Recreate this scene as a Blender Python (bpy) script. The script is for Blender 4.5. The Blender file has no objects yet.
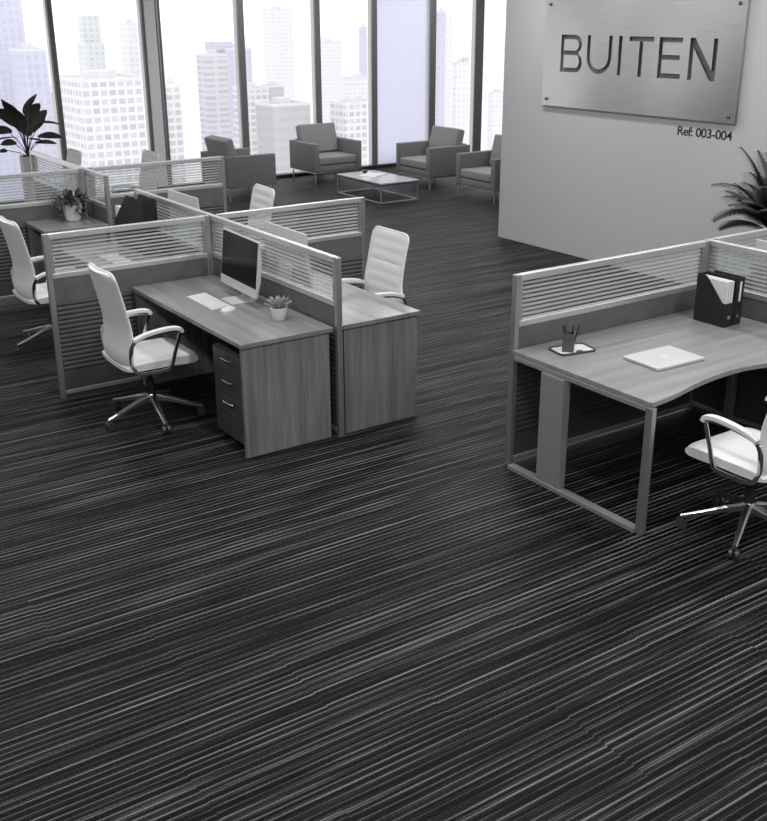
import bpy, bmesh, math, random
from mathutils import Vector, Matrix
R = math.radians
PI = math.pi
sc = bpy.context.scene
COL = sc.collection
random.seed(7)

# ------------------------------------------------------------------ materials
def new_mat(name):
    m = bpy.data.materials.new(name); m.use_nodes = True
    nt = m.node_tree
    for n in list(nt.nodes): nt.nodes.remove(n)
    out = nt.nodes.new('ShaderNodeOutputMaterial')
    return m, nt, out

def nd(nt, t, **kw):
    n = nt.nodes.new(t)
    for k, v in kw.items():
        if hasattr(n, k): setattr(n, k, v)
        else: n.inputs[k].default_value = v
    return n

def math_n(nt, op, a, b=None, c=None):
    n = nt.nodes.new('ShaderNodeMath'); n.operation = op
    for i, v in enumerate((a, b, c)):
        if v is None: continue
        if isinstance(v, (int, float)): n.inputs[i].default_value = v
        else: nt.links.new(v, n.inputs[i])
    return n.outputs[0]

def principled(nt, out, color=(.5, .5, .5), rough=.5, metal=0.0, spec=.5):
    b = nt.nodes.new('ShaderNodeBsdfPrincipled')
    b.inputs['Base Color'].default_value = (*color, 1)
    b.inputs['Roughness'].default_value = rough
    b.inputs['Metallic'].default_value = metal
    b.inputs['Specular IOR Level'].default_value = spec
    nt.links.new(b.outputs[0], out.inputs[0])
    return b

def coords(nt, scale=(1, 1, 1)):
    tc = nt.nodes.new('ShaderNodeTexCoord')
    mp = nt.nodes.new('ShaderNodeMapping'); mp.inputs['Scale'].default_value = scale
    nt.links.new(tc.outputs['Object'], mp.inputs[0])
    return mp.outputs[0]

def noise(nt, vec, scale=5, detail=4, rough=.5):
    n = nt.nodes.new('ShaderNodeTexNoise')
    n.inputs['Scale'].default_value = scale; n.inputs['Detail'].default_value = detail
    n.inputs['Roughness'].default_value = rough
    nt.links.new(vec, n.inputs['Vector'])
    return n.outputs['Fac']

def ramp(nt, fac, stops):
    r = nt.nodes.new('ShaderNodeValToRGB')
    e = r.color_ramp.elements
    while len(e) < len(stops): e.new(.5)
    for i, (p, v) in enumerate(stops):
        e[i].position = p
        c = (v, v, v) if isinstance(v, (int, float)) else v
        e[i].color = (*c, 1)
    nt.links.new(fac, r.inputs[0])
    return r.outputs[0]

def bump(nt, b, h, strength=.3, dist=.002):
    bn = nt.nodes.new('ShaderNodeBump')
    bn.inputs['Strength'].default_value = strength; bn.inputs['Distance'].default_value = dist
    nt.links.new(h, bn.inputs['Height']); nt.links.new(bn.outputs[0], b.inputs['Normal'])

def plain(name, v, rough=.5, metal=0.0, spec=.5, var=.08, nscale=30, bstr=0.0):
    """a colour with a little mottling"""
    c = (v, v, v) if isinstance(v, (int, float)) else v
    m, nt, out = new_mat(name)
    b = principled(nt, out, c, rough, metal, spec)
    f = noise(nt, coords(nt), nscale, 3)
    col = ramp(nt, f, [(.3, tuple(x * (1 - var) for x in c)), (.7, tuple(min(1, x * (1 + var)) for x in c))])
    nt.links.new(col, b.inputs['Base Color'])
    if bstr: bump(nt, b, f, bstr, .002)
    return m

def wood(name, lo, hi, axis, rough=.35, spec=.5):
    """grey laminate with streaks running along axis 0 x, 1 y, 2 z"""
    m, nt, out = new_mat(name)
    b = principled(nt, out, (hi,) * 3, rough, 0, spec)
    s = [16, 16, 16]; s[axis] = .7
    s2 = [60, 60, 60]; s2[axis] = 1.4
    f1 = noise(nt, coords(nt, s), 1.0, 4, .6)
    f2 = noise(nt, coords(nt, s2), 1.5, 4, .65)
    f = math_n(nt, 'ADD', math_n(nt, 'MULTIPLY', f1, .6), math_n(nt, 'MULTIPLY', f2, .4))
    col = ramp(nt, f, [(.32, lo), (.5, (lo + hi) / 2), (.68, hi)])
    nt.links.new(col, b.inputs['Base Color'])
    bump(nt, b, f2, .08, .001)
    return m

def brushed(name, v, rough=.3, axis=0, metal=1.0):
    m, nt, out = new_mat(name)
    b = principled(nt, out, (v,) * 3, rough, metal)
    s = [300, 300, 300]; s[axis] = 3
    f = noise(nt, coords(nt, s), 1, 3)
    nt.links.new(ramp(nt, f, [(.3, v * .9), (.7, min(1, v * 1.08))]), b.inputs['Base Color'])
    r = math_n(nt, 'MULTIPLY_ADD', f, .12, rough - .06)
    nt.links.new(r, b.inputs['Roughness'])
    return m

M = {}
M['wall'] = plain('wall_paint', .47, .75, var=.02, nscale=60, bstr=.05)
M['ceiling'] = plain('ceiling_paint', .78, .9, var=.02)
M['wood_y'] = wood('grey_wood_grain_along_y', .15, .27, 1, .25)
M['wood_x'] = wood('grey_wood_grain_along_x', .16, .29, 0, .34)
M['wood_z'] = wood('grey_wood_grain_upright', .095, .27, 2, .5)
M['wood_edge'] = wood('grey_wood_edge_band', .10, .17, 0, .4)
M['wood_dark_shade'] = wood('dark_grey_wood_with_shade', .035, .065, 2, .5)  # dark wood, with the shadow under the desks put into its tone
M['alu'] = brushed('satin_aluminium', .68, .38, 0, .8)
M['alu_z'] = brushed('satin_aluminium_upright', .42, .38, 2, .8)
M['steel_leg'] = brushed('painted_steel_leg', .36, .42, 2, .5)
M['chrome'] = plain('chrome', .72, .12, 1.0, var=.02)
M['chrome_soft'] = plain('satin_chrome', .55, .32, 1.0, var=.02)
M['silver'] = plain('silver_casing', .60, .35, .25, var=.01)
M['white_leather'] = plain('white_leather', .70, .45, var=.02, nscale=200, bstr=.04)
M['white_mesh'] = plain('white_back_fabric', .72, .6, var=.03, nscale=300)
M['black_plastic'] = plain('black_plastic', .025, .4)
M['caster'] = plain('dark_caster_plastic', .05, .35)
M['screen'] = plain('black_glass_screen', .008, .12, spec=.2, var=.02)
M['panel_fab'] = plain('grey_panel_laminate', .105, .5, var=.12, nscale=12)
M['panel_rib'] = plain('dark_ribbed_panel', .062, .55, var=.05)
M['mullion'] = brushed('dark_window_frame', .15, .5, 2, .2)
M['mull_light'] = plain('light_window_column', .8, .5, var=.03)
M['black_trim'] = plain('black_window_trim', .012, .5)
M['armchair'] = plain('grey_woven_upholstery', .17, .9, var=.12, nscale=220, bstr=.25)
M['armchair_c'] = plain('grey_cushion_fabric', .23, .9, var=.12, nscale=220, bstr=.25)
M['stone'] = plain('light_grey_table_stone', .42, .25, var=.12, nscale=9)
M['pot'] = plain('white_ceramic', .78, .3, var=.02)
M['pot_grey'] = plain('light_grey_planter', .45, .5, var=.04)
M['soil'] = plain('dark_soil', .03, .95, var=.4, nscale=80, bstr=.6)
M['leaf_dark'] = plain('dark_grey_green_leaf', (.034, .037, .028), .45, var=.3, nscale=14)
M['leaf_mid'] = plain('mid_grey_leaf', (.05, .054, .046), .4, var=.3, nscale=30)
M['leaf_pale'] = plain('pale_grey_succulent_leaf', (.30, .31, .29), .4, var=.25, nscale=60)
M['paper'] = plain('paper_white', .62, .7, var=.02)
M['box_file'] = plain('charcoal_card_file', .018, .6, spec=.25, var=.1)
M['keys'] = plain('white_keys', .68, .4, var=.01)
M['tray_in'] = plain('white_tray_lining', .8, .3, var=.02)
M['tray_rim'] = plain('dark_tray_rim', .06, .35)
M['cup'] = plain('dark_grey_cup', .09, .4)
M['bolt'] = plain('dark_bolt', .12, .3, .8)
M['ink'] = plain('black_lettering', .012, .5)
M['recess'] = plain('dark_letter_recess', .13, .5, .3)
M['ground'] = plain('pale_city_ground', .8, .9, var=.05, nscale=.01)

def mat_frosted():
    m, nt, out = new_mat('striped_frosted_glass')
    tc = nd(nt, 'ShaderNodeTexCoord'); sp = nd(nt, 'ShaderNodeSeparateXYZ')
    nt.links.new(tc.outputs['Object'], sp.inputs[0])
    fr = math_n(nt, 'FRACT', math_n(nt, 'MULTIPLY', sp.outputs[2], 1 / .0262))
    mask = math_n(nt, 'GREATER_THAN', fr, .45)
    tr = nd(nt, 'ShaderNodeBsdfTransparent'); tr.inputs[0].default_value = (.93, .94, .94, 1)
    gl = nd(nt, 'ShaderNodeBsdfGlossy'); gl.inputs['Roughness'].default_value = .03
    clear = nd(nt, 'ShaderNodeMixShader'); clear.inputs[0].default_value = .05
    nt.links.new(tr.outputs[0], clear.inputs[1]); nt.links.new(gl.outputs[0], clear.inputs[2])
    df = nd(nt, 'ShaderNodeBsdfDiffuse'); df.inputs[0].default_value = (.62, .63, .63, 1)
    tl = nd(nt, 'ShaderNodeBsdfTranslucent'); tl.inputs[0].default_value = (.62, .63, .63, 1)
    dt = nd(nt, 'ShaderNodeMixShader'); dt.inputs[0].default_value = .5
    nt.links.new(df.outputs[0], dt.inputs[1]); nt.links.new(tl.outputs[0], dt.inputs[2])
    fro = nd(nt, 'ShaderNodeMixShader'); fro.inputs[0].default_value = .5
    nt.links.new(tr.outputs[0], fro.inputs[1]); nt.links.new(dt.outputs[0], fro.inputs[2])
    mx = nd(nt, 'ShaderNodeMixShader')
    nt.links.new(mask, mx.inputs[0]); nt.links.new(clear.outputs[0], mx.inputs[1]); nt.links.new(fro.outputs[0], mx.inputs[2])
    nt.links.new(mx.outputs[0], out.inputs[0])
    return m
M['frosted'] = mat_frosted()

def mat_glass():
    m, nt, out = new_mat('window_glass')
    tr = nd(nt, 'ShaderNodeBsdfTransparent'); tr.inputs[0].default_value = (.97, .97, .98, 1)
    gl = nd(nt, 'ShaderNodeBsdfGlossy'); gl.inputs['Roughness'].default_value = .02
    mx = nd(nt, 'ShaderNodeMixShader'); mx.inputs[0].default_value = .04
    nt.links.new(tr.outputs[0], mx.inputs[1]); nt.links.new(gl.outputs[0], mx.inputs[2])
    nt.links.new(mx.outputs[0], out.inputs[0])
    return m
M['glass'] = mat_glass()

def mat_frost_pane():
    m, nt, out = new_mat('white_frosted_pane')
    df = nd(nt, 'ShaderNodeBsdfDiffuse'); df.inputs[0].default_value = (.75, .75, .82, 1)
    tl = nd(nt, 'ShaderNodeBsdfTranslucent'); tl.inputs[0].default_value = (.82, .82, .91, 1)
    mx = nd(nt, 'ShaderNodeMixShader'); mx.inputs[0].default_value = .85
    nt.links.new(df.outputs[0], mx.inputs[1]); nt.links.new(tl.outputs[0], mx.inputs[2])
    nt.links.new(mx.outputs[0], out.inputs[0])
    return m
M['frost_pane'] = mat_frost_pane()

def mat_carpet():
    m, nt, out = new_mat('striped_carpet')
    b = principled(nt, out, (.1,) * 3, .5, 0, .07)
    tc = nd(nt, 'ShaderNodeTexCoord'); sp = nd(nt, 'ShaderNodeSeparateXYZ')
    nt.links.new(tc.outputs['Object'], sp.inputs[0])
    X, Y = sp.outputs[0], sp.outputs[1]
    # carpet tiles half a metre wide: a little sideways slip from tile to tile
    row = math_n(nt, 'FLOOR', math_n(nt, 'DIVIDE', Y, .5))
    tx = math_n(nt, 'FLOOR', math_n(nt, 'ADD', math_n(nt, 'DIVIDE', X, 1.0), math_n(nt, 'MULTIPLY', row, .37)))
    wn = nd(nt, 'ShaderNodeTexWhiteNoise', noise_dimensions='2D')
    cb = nd(nt, 'ShaderNodeCombineXYZ'); nt.links.new(tx, cb.inputs[0]); nt.links.new(row, cb.inputs[1])
    nt.links.new(cb.outputs[0], wn.inputs['Vector'])
    slip = math_n(nt, 'MULTIPLY', wn.outputs['Value'], .011)
    wob = noise(nt, coords(nt, (2.2, 2.2, 1)), 1.0, 2)
    V = math_n(nt, 'ADD', math_n(nt, 'ADD', Y, slip), math_n(nt, 'MULTIPLY', wob, .006))
    def stripe(freq, xs, det, seed):
        c = nd(nt, 'ShaderNodeCombineXYZ')
        nt.links.new(math_n(nt, 'MULTIPLY', X, xs), c.inputs[0])
        nt.links.new(math_n(nt, 'MULTIPLY', V, freq), c.inputs[1]); c.inputs[2].default_value = seed
        return noise(nt, c.outputs[0], 1.0, det, .5)
    # tufted rows 12 mm apart, every row with its own shade that changes slowly along it
    pitch = .0112
    rv = math_n(nt, 'DIVIDE', V, pitch)
    rowi = math_n(nt, 'FLOOR', rv)
    def rows(xs, seed, step=1.0):
        c = nd(nt, 'ShaderNodeCombineXYZ')
        nt.links.new(math_n(nt, 'MULTIPLY', X, xs), c.inputs[0])
        nt.links.new(math_n(nt, 'MULTIPLY', rowi, 3.7 * step), c.inputs[1]); c.inputs[2].default_value = seed
        return noise(nt, c.outputs[0], 1.0, 1, .5)
    n1 = rows(.35, 2.2); n2 = rows(1.6, 8.1)
    s3 = stripe(5, .12, 1, 3.1)
    third = math_n(nt, 'LESS_THAN', math_n(nt, 'FRACT', math_n(nt, 'ADD', math_n(nt, 'DIVIDE', rowi, 3), .1)), .3)
    yarn = math_n(nt, 'ABSOLUTE', math_n(nt, 'SUBTRACT', math_n(nt, 'FRACT', rv), .5))
    loops = noise(nt, coords(nt, (170, 210, 1)), 1.0, 2, .7)
    comb = math_n(nt, 'ADD', math_n(nt, 'MULTIPLY', n1, .50), math_n(nt, 'MULTIPLY', n2, .52))
    comb = math_n(nt, 'ADD', comb, math_n(nt, 'MULTIPLY', third, .18))
    comb = math_n(nt, 'ADD', comb, math_n(nt, 'MULTIPLY', s3, .08))
    comb = math_n(nt, 'ADD', comb, math_n(nt, 'MULTIPLY', yarn, -.30))
    comb = math_n(nt, 'ADD', comb, math_n(nt, 'MULTIPLY_ADD', loops, .5, -.25))
    col = ramp(nt, comb, [(.39, .0015), (.50, .005), (.60, .021), (.70, .07), (.86, .19)])
    nt.links.new(col, b.inputs['Base Color'])
    bump(nt, b, math_n(nt, 'SUBTRACT', math_n(nt, 'MULTIPLY', loops, .6), yarn), .6, .004)
    return m
M['carpet'] = mat_carpet()

def mat_facade(name, wallc, winc, pu, pz, fu, fz, rough=.6):
    """window grid: pitch pu x pz metres, windows covering fu x fz of a bay"""
    m, nt, out = new_mat(name)
    b = principled(nt, out, wallc, rough, 0, .2)
    tc = nd(nt, 'ShaderNodeTexCoord'); sp = nd(nt, 'ShaderNodeSeparateXYZ')
    nt.links.new(tc.outputs['Object'], sp.inputs[0])
    u = math_n(nt, 'ADD', sp.outputs[0], sp.outputs[1])
    au = math_n(nt, 'LESS_THAN', math_n(nt, 'FRACT', math_n(nt, 'DIVIDE', u, pu)), fu)
    az = math_n(nt, 'LESS_THAN', math_n(nt, 'FRACT', math_n(nt, 'DIVIDE', sp.outputs[2], pz)), fz)
    w = math_n(nt, 'MULTIPLY', au, az)
    ge = nd(nt, 'ShaderNodeNewGeometry'); gs = nd(nt, 'ShaderNodeSeparateXYZ')
    nt.links.new(ge.outputs['Normal'], gs.inputs[0])
    side = math_n(nt, 'LESS_THAN', gs.outputs[2], .5)
    w = math_n(nt, 'MULTIPLY', w, side)
    wn = nd(nt, 'ShaderNodeTexWhiteNoise', noise_dimensions='2D')
    cb = nd(nt, 'ShaderNodeCombineXYZ')
    nt.links.new(math_n(nt, 'FLOOR', math_n(nt, 'DIVIDE', u, pu)), cb.inputs[0])
    nt.links.new(math_n(nt, 'FLOOR', math_n(nt, 'DIVIDE', sp.outputs[2], pz)), cb.inputs[1])
    nt.links.new(cb.outputs[0], wn.inputs['Vector'])
    w = math_n(nt, 'MULTIPLY', w, math_n(nt, 'MULTIPLY_ADD', wn.outputs['Value'], .5, .5))
    mx = nd(nt, 'ShaderNodeMix', data_type='RGBA')
    nt.links.new(w, mx.inputs[0])
    mx.inputs[6].default_value = (*wallc, 1); mx.inputs[7].default_value = (*winc, 1)
    nt.links.new(mx.outputs[2], b.inputs['Base Color'])
    return m

# ------------------------------------------------------------------ mesh helpers
class MB:
    def __init__(s): s.bm = bmesh.new()
    def box(s, x0, x1, y0, y1, z0, z1):
        vs = [s.bm.verts.new((x, y, z)) for z in (z0, z1) for x, y in ((x0, y0), (x1, y0), (x1, y1), (x0, y1))]
        for f in ((3, 2, 1, 0), (4, 5, 6, 7), (0, 1, 5, 4), (1, 2, 6, 5), (2, 3, 7, 6), (3, 0, 4, 7)):
            s.bm.faces.new([vs[i] for i in f])
        return s
    def prism(s, pts, z0, z1, axis=2):
        """polygon extruded along an axis; pts in the two other axes (in x,y,z order)"""
        def P(a, b, c):
            return {2: (a, b, c), 1: (a, c, b), 0: (c, a, b)}[axis]
        lo = [s.bm.verts.new(P(a, b, z0)) for a, b in pts]; hi = [s.bm.verts.new(P(a, b, z1)) for a, b in pts]
        n = len(pts)
        s.bm.faces.new(lo[::-1]); s.bm.faces.new(hi)
        for i in range(n):
            s.bm.faces.new((lo[i], lo[(i + 1) % n], hi[(i + 1) % n], hi[i]))
        return s
    def tube(s, path, r, n=10, cap=True, flat=None, up=Vector((0, 0, 1))):
        """sweep; r number or list; flat=(w,h) gives a flat strip section"""
        path = [Vector(p) for p in path]; rings = []
        for i, p in enumerate(path):
            a = path[max(0, i - 1)]; c = path[min(len(path) - 1, i + 1)]
            t = (c - a).normalized()
            u = t.cross(up)
            if u.length < 1e-4: u = t.cross(Vector((1, 0, 0)))
            u.normalize(); v = u.cross(t).normalized()
            rr = r[i] if isinstance(r, (list, tuple)) else r
            ring = []
            for k in range(n):
                q = 2 * PI * k / n
                if flat:
                    ca, sa = math.cos(q), math.sin(q)
                    ex = lambda w: math.copysign(abs(w) ** .35, w)
                    d = u * (ex(ca) * flat[0] / 2) + v * (ex(sa) * flat[1] / 2)
                else: d = u * (math.cos(q) * rr) + v * (math.sin(q) * rr)
                ring.append(s.bm.verts.new(p + d))
            rings.append(ring)
        for A, B in zip(rings, rings[1:]):
            for k in range(n): s.bm.faces.new((A[k], A[(k + 1) % n], B[(k + 1) % n], B[k]))
        if cap: s.bm.faces.new(rings[0][::-1]); s.bm.faces.new(rings[-1])
        return s
    def lathe(s, prof, c=(0, 0, 0), n=24):
        rings = [[s.bm.verts.new((c[0] + r * math.cos(2 * PI * k / n), c[1] + r * math.sin(2 * PI * k / n), c[2] + z)) for k in range(n)] for r, z in prof]
        for A, B in zip(rings, rings[1:]):
            for k in range(n): s.bm.faces.new((A[k], A[(k + 1) % n], B[(k + 1) % n], B[k]))
        s.bm.faces.new(rings[0][::-1]); s.bm.faces.new(rings[-1])
        return s
    def grid(s, P):
        """closed-back sheet from a 2-D list of points"""
        V = [[s.bm.verts.new(p) for p in row] for row in P]
        for a, b in zip(V, V[1:]):
            for k in range(len(a) - 1): s.bm.faces.new((a[k], a[k + 1], b[k + 1], b[k]))
        return V
    def rbox(s, x0, x1, y0, y1, z0, z1, r=.02, seg=3):
        t = bmesh.new(); m = MB.__new__(MB); m.bm = t; m.box(x0, x1, y0, y1, z0, z1)
        bmesh.ops.bevel(t, geom=list(t.edges), offset=r, segments=seg, affect='EDGES', profile=.5)
        me = bpy.data.meshes.new('tmp'); t.to_mesh(me); t.free(); s.bm.from_mesh(me); bpy.data.meshes.remove(me)
        return s
    def xf(s, mat): bmesh.ops.transform(s.bm, matrix=mat, verts=s.bm.verts); return s
    def build(s, name, m, parent=None, smooth=False, bevel=0, mats=None):
        bmesh.ops.recalc_face_normals(s.bm, faces=s.bm.faces)
        me = bpy.data.meshes.new(name); s.bm.to_mesh(me); s.bm.free()
        if smooth:
            for p in me.polygons: p.use_smooth = True
        me.materials.append(m)
        o = bpy.data.objects.new(name, me); COL.objects.link(o)
        if parent: o.parent = parent
        if bevel:
            b = o.modifiers.new('bevel', 'BEVEL'); b.width = bevel; b.segments = 2; b.limit_method = 'ANGLE'; b.angle_limit = R(40)
        if smooth: smooth_by_angle(o)
        return o

def smooth_by_angle(o, ang=40):
    me = o.data
    bm = bmesh.new(); bm.from_mesh(me)
    for e in bm.edges:
        if len(e.link_faces) == 2 and e.calc_face_angle(0) > R(ang): e.smooth = False
    bm.to_mesh(me); bm.free()

def thing(name, label, cat, loc=(0, 0, 0), rz=0, group=None):
    o = bpy.data.objects.new(name, None); COL.objects.link(o)
    o.location = loc; o.rotation_euler = (0, 0, R(rz)); o.empty_display_size = .1
    o['label'] = label; o['category'] = cat
    if group: o['group'] = group
    return o

def tag(o, label, cat, group=None):
    o['label'] = label; o['category'] = cat
    if group: o['group'] = group
    return o

def struct(o): o['kind'] = 'structure'; return o

def copy_tree(o, parent=None):
    c = o.copy(); COL.objects.link(c)
    if parent: c.parent = parent
    for ch in list(o.children): copy_tree(ch, c)
    return c

def dup(o, loc, rz, label, group=None):
    c = copy_tree(o); c.location = loc; c.rotation_euler = (0, 0, R(rz)); c['label'] = label
    if group: c['group'] = group
    return c

def sub(v): return [Vector(p) for p in v]
def arc(path, k=3):
    """Catmull-Rom smoothing of a path"""
    p = sub(path); out = []
    for i in range(len(p) - 1):
        a, b, c, d = p[max(i - 1, 0)], p[i], p[i + 1], p[min(i + 2, len(p) - 1)]
        for j in range(k):
            t = j / k
            out.append(.5 * ((2 * b) + (c - a) * t + (2 * a - 5 * b + 4 * c - d) * t * t + (3 * b - a - 3 * c + d) * t ** 3))
    out.append(p[-1]); return out

# ------------------------------------------------------------------ setting
WY = 15.4          # window wall
SX = 8.30          # sign wall
CH = 3.5           # ceiling height
b = MB().box(-3, 15.2, -3, WY + .25, -.25, 0); struct(b.build('floor', M['carpet']))
b = MB().box(-3.2, 15.4, -3.2, WY + .3, CH, CH + .2); struct(b.build('ceiling', M['ceiling']))
b = MB().box(SX, SX + .2, -3, 9.69, 0, CH); struct(b.build('wall_right', M['wall']))
b = MB().box(-3.2, -3, -3, WY, 0, CH); struct(b.build('wall_left', M['wall']))
b = MB().box(-3, SX, -3.2, -3, 0, CH); struct(b.build('wall_back', M['wall']))
b = MB().box(15.2, 15.4, -3, WY, 0, CH); struct(b.build('wall_far', M['wall']))
b = MB().box(-3, 15.2, WY, WY + .2, CH - .12, CH); struct(b.build('wall_front', M['wall']))
b = MB().box(-3, 15.2, WY - .05, WY + .1, 0, .05); struct(b.build('baseboard_front', M['black_trim']))
mull = [(-1.9, -1.8), (-.2, -.1), (1.5, 1.6), (3.2, 3.3), (4.88, 4.99), (6.237, 6.32), (6.49, 6.57), (7.78, 7.93), (9.15, 9.29), (10.25, 10.39), (11.46, 11.62), (12.46, 12.68), (14.0, 14.15)]
ti = 1
for x0, x1 in mull:
    b = MB().box(x0 + .035, x1 - .01, WY - .03, WY + .07, .05, CH - .12)
    o = struct(b.build('trim_%d' % ti, M['mullion'])); ti += 1
    g = MB().box(x0 + .01, x0 + .035, WY - .03, WY + .07, .05, CH - .12)
    g.build('daylit_side_strip', M['alu_z'], o)  # lighter strip stands in for the daylight on the mullion's left side
b = MB().box(6.32, 6.49, WY - .02, WY + .12, .05, CH - .12); struct(b.build('trim_%d' % ti, M['mull_light']))
ti += 1
spans = [(-3, -1.92), (-1.8, -.22), (-.1, 1.48), (1.6, 3.18), (3.3, 4.86), (4.99, 6.22), (6.57, 7.76), (7.93, 9.13), (9.29, 10.23), (10.39, 11.44), (11.62, 12.44), (12.68, 13.98), (14.15, 15.2)]
for i, (x0, x1) in enumerate(spans):
    mm = M['frost_pane'] if i == 9 else M['glass']
    b = MB().box(x0, x1, WY + .03, WY + .045, .05, CH - .12)
    struct(b.build('window_%d' % (i + 1), mm))

# ------------------------------------------------------------------ the sign
def poly_curve(name, loops, ext):
    cu = bpy.data.curves.new(name, 'CURVE'); cu.dimensions = '2D'; cu.fill_mode = 'BOTH'; cu.extrude = ext
    for L in loops:
        sp = cu.splines.new('POLY'); sp.points.add(len(L) - 1); sp.use_cyclic_u = True
        for p, (x, y) in zip(sp.points, L): p.co = (x, y, 0, 1)
    o = bpy.data.objects.new(name, cu)
    COL.objects.link(o)
    dg = bpy.context.evaluated_depsgraph_get()
    me = bpy.data.meshes.new_from_object(o.evaluated_get(dg))
    bpy.data.objects.remove(o)
    return me
T_ = .046      # stroke of the letters
def arcpts(cx, cy, rx, ry, a0, a1, n=12):
    return [(cx + rx * math.cos(R(a0 + (a1 - a0) * i / n)), cy + ry * math.sin(R(a0 + (a1 - a0) * i / n))) for i in range(n + 1)]
def L_I(x, h): return [[(x, 0), (x + T_, 0), (x + T_, h), (x, h)]]
def L_T(x, w, h): c = x + w / 2; return [[(c - T_ / 2, 0), (c + T_ / 2, 0), (c + T_ / 2, h - T_), (x + w, h - T_), (x + w, h), (x, h), (x, h - T_), (c - T_ / 2, h - T_)]]
def L_E(x, w, h):
    m = h / 2 + .005
    return [[(x, 0), (x + w, 0), (x + w, T_), (x + T_, T_), (x + T_, m - T_ / 2), (x + w * .93, m - T_ / 2), (x + w * .93, m + T_ / 2), (x + T_, m + T_ / 2), (x + T_, h - T_), (x + w, h - T_), (x + w, h), (x, h)]]
def L_N(x, w, h):
    return [[(x, 0), (x + T_, 0), (x + T_, h - .09), (x + w - T_ - .012, 0), (x + w, 0), (x + w, h), (x + w - T_, h), (x + w - T_, .09), (x + T_ + .012, h), (x, h)]]
def L_U(x, w, h):
    r = w / 2; ri = r - T_; c = x + r; cy = r * .95
    return [[(x, h)] + arcpts(c, cy, r, cy, 180, 360) + [(x + w, h), (x + w - T_, h)] + arcpts(c, cy, ri, cy - T_, 360, 180) + [(x + T_, h)]]
def L_B(x, w, h):
    m = h * .52; r1 = (h - m) / 2; r2 = m / 2
    x1 = x + w - .115; x2 = x + w - .095
    outer = [(x, 0)] + arcpts(x2, r2, w - (x2 - x), r2, -90, 62, 10) + arcpts(x1, m + r1, w * .96 - (x1 - x), r1, -58, 90, 10) + [(x, h)]
    lo = [(x + T_, T_)] + arcpts(x2, r2, w - (x2 - x) - T_, r2 - T_ * .8, -90, 90, 10) + [(x + T_, m - T_ * .5)]
    lo = [(x + T_, T_)] + arcpts(x2, (T_ + m - T_ / 2) / 2, w - (x2 - x) - T_, (m - T_ * 1.5) / 2, -90, 90, 10) + [(x + T_, m - T_ / 2)]
    up = [(x + T_, m + T_ / 2)] + arcpts(x1, (m + T_ / 2 + h - T_) / 2, w * .96 - (x1 - x) - T_, (h - T_ * 1.5 - m) / 2, -90, 90, 10) + [(x + T_, h - T_)]
    return [outer, lo, up]
# sign frame: u runs along -Y from Y=9.0, v is height above z=1.59
H_ = .375
def sh(loops, u, v): return [[(x + u, y + v) for x, y in L] for L in loops]
letters = []
z0l = 1.951 - 1.59
letters += sh(L_B(0, .325, H_), 9.0 - 8.735, z0l)
letters += sh(L_U(0, .35, H_), 9.0 - 8.345, z0l)
letters += sh(L_I(0, H_), 9.0 - 7.905, z0l)
letters += sh(L_T(0, .32, H_), 9.0 - 7.765, z0l)
letters += sh(L_E(0, .285, H_), 9.0 - 7.375, z0l)
letters += sh(L_N(0, .32, H_), 9.0 - 7.0, z0l)
SW, SHh = 2.6, 1.55
me = poly_curve('plate', [[(0, 0), (SW, 0), (SW, SHh), (0, SHh)]] + letters, .011)
sg = thing('wall_sign', 'large brushed steel sign reading BUITEN mounted on the grey wall', 'sign', (SX - .032, 8.987, 1.59))
B4 = Matrix(((0, 0, -1, 0), (-1, 0, 0, 0), (0, 1, 0, 0), (0, 0, 0, 1)))
me.transform(B4)
def mat_sign():
    m, nt, out = new_mat('brushed_steel_plate')
    b_ = principled(nt, out, (.62,) * 3, .36, 1.0)
    f = noise(nt, coords(nt, (1, 3, 260)), 1, 3)
    nt.links.new(ramp(nt, f, [(.3, .46), (.7, .56)]), b_.inputs['Base Color'])
    g = noise(nt, coords(nt, (1, 1.0, .5)), .9, 0)
    bump(nt, b_, g, .45, .3)
    return m
me.materials.clear(); me.materials.append(mat_sign())
o = bpy.data.objects.new('plate', me); COL.objects.link(o); o.parent = sg
b = MB().box(.018, .024, -SW + .01, -.01, .01, SHh - .01); b.build('letter_backing', M['recess'], sg)
for yy in (-.075, -SW + .08):
    for zz in (.065, 1.03):
        pass
for yy, zz in ((-.075, .07), (-SW + .08, .06), (-.075, 1.035), (-SW + .08, 1.035)):
    b = MB().lathe([(.016, 0), (.016, .012), (.011, .018)], n=16); b.xf(Matrix.Translation((-.011, yy, zz)) @ Matrix.Rotation(-PI / 2, 4, 'Y')); b.build('bolt', M['bolt'], sg, smooth=True)
    b = MB().lathe([(.012, 0), (.012, .012)], n=12); b.xf(Matrix.Translation((.032, yy, zz)) @ Matrix.Rotation(-PI / 2, 4, 'Y')); b.build('standoff', M['bolt'], sg, smooth=True)
fc = bpy.data.curves.new('reference_text', 'FONT'); fc.body = 'Ref: 003-004'; fc.size = .118; fc.extrude = .0015; fc.space_character = .94; fc.offset = .0008
to = bpy.data.objects.new('t', fc); COL.objects.link(to)
me = bpy.data.meshes.new_from_object(to.evaluated_get(bpy.context.evaluated_depsgraph_get())); bpy.data.objects.remove(to)
w_ = max(v.co.x for v in me.vertices); me.transform(Matrix.Scale(.655 / w_, 4, (1, 0, 0)))
me.transform(B4); me.materials.clear(); me.materials.append(M['ink'])
o = bpy.data.objects.new('reference_lettering', me); COL.objects.link(o); o.location = (SX - .002, 7.085, 1.437)
tag(o, 'small black lettering Ref: 003-004 on the wall under the steel sign', 'lettering')

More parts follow.
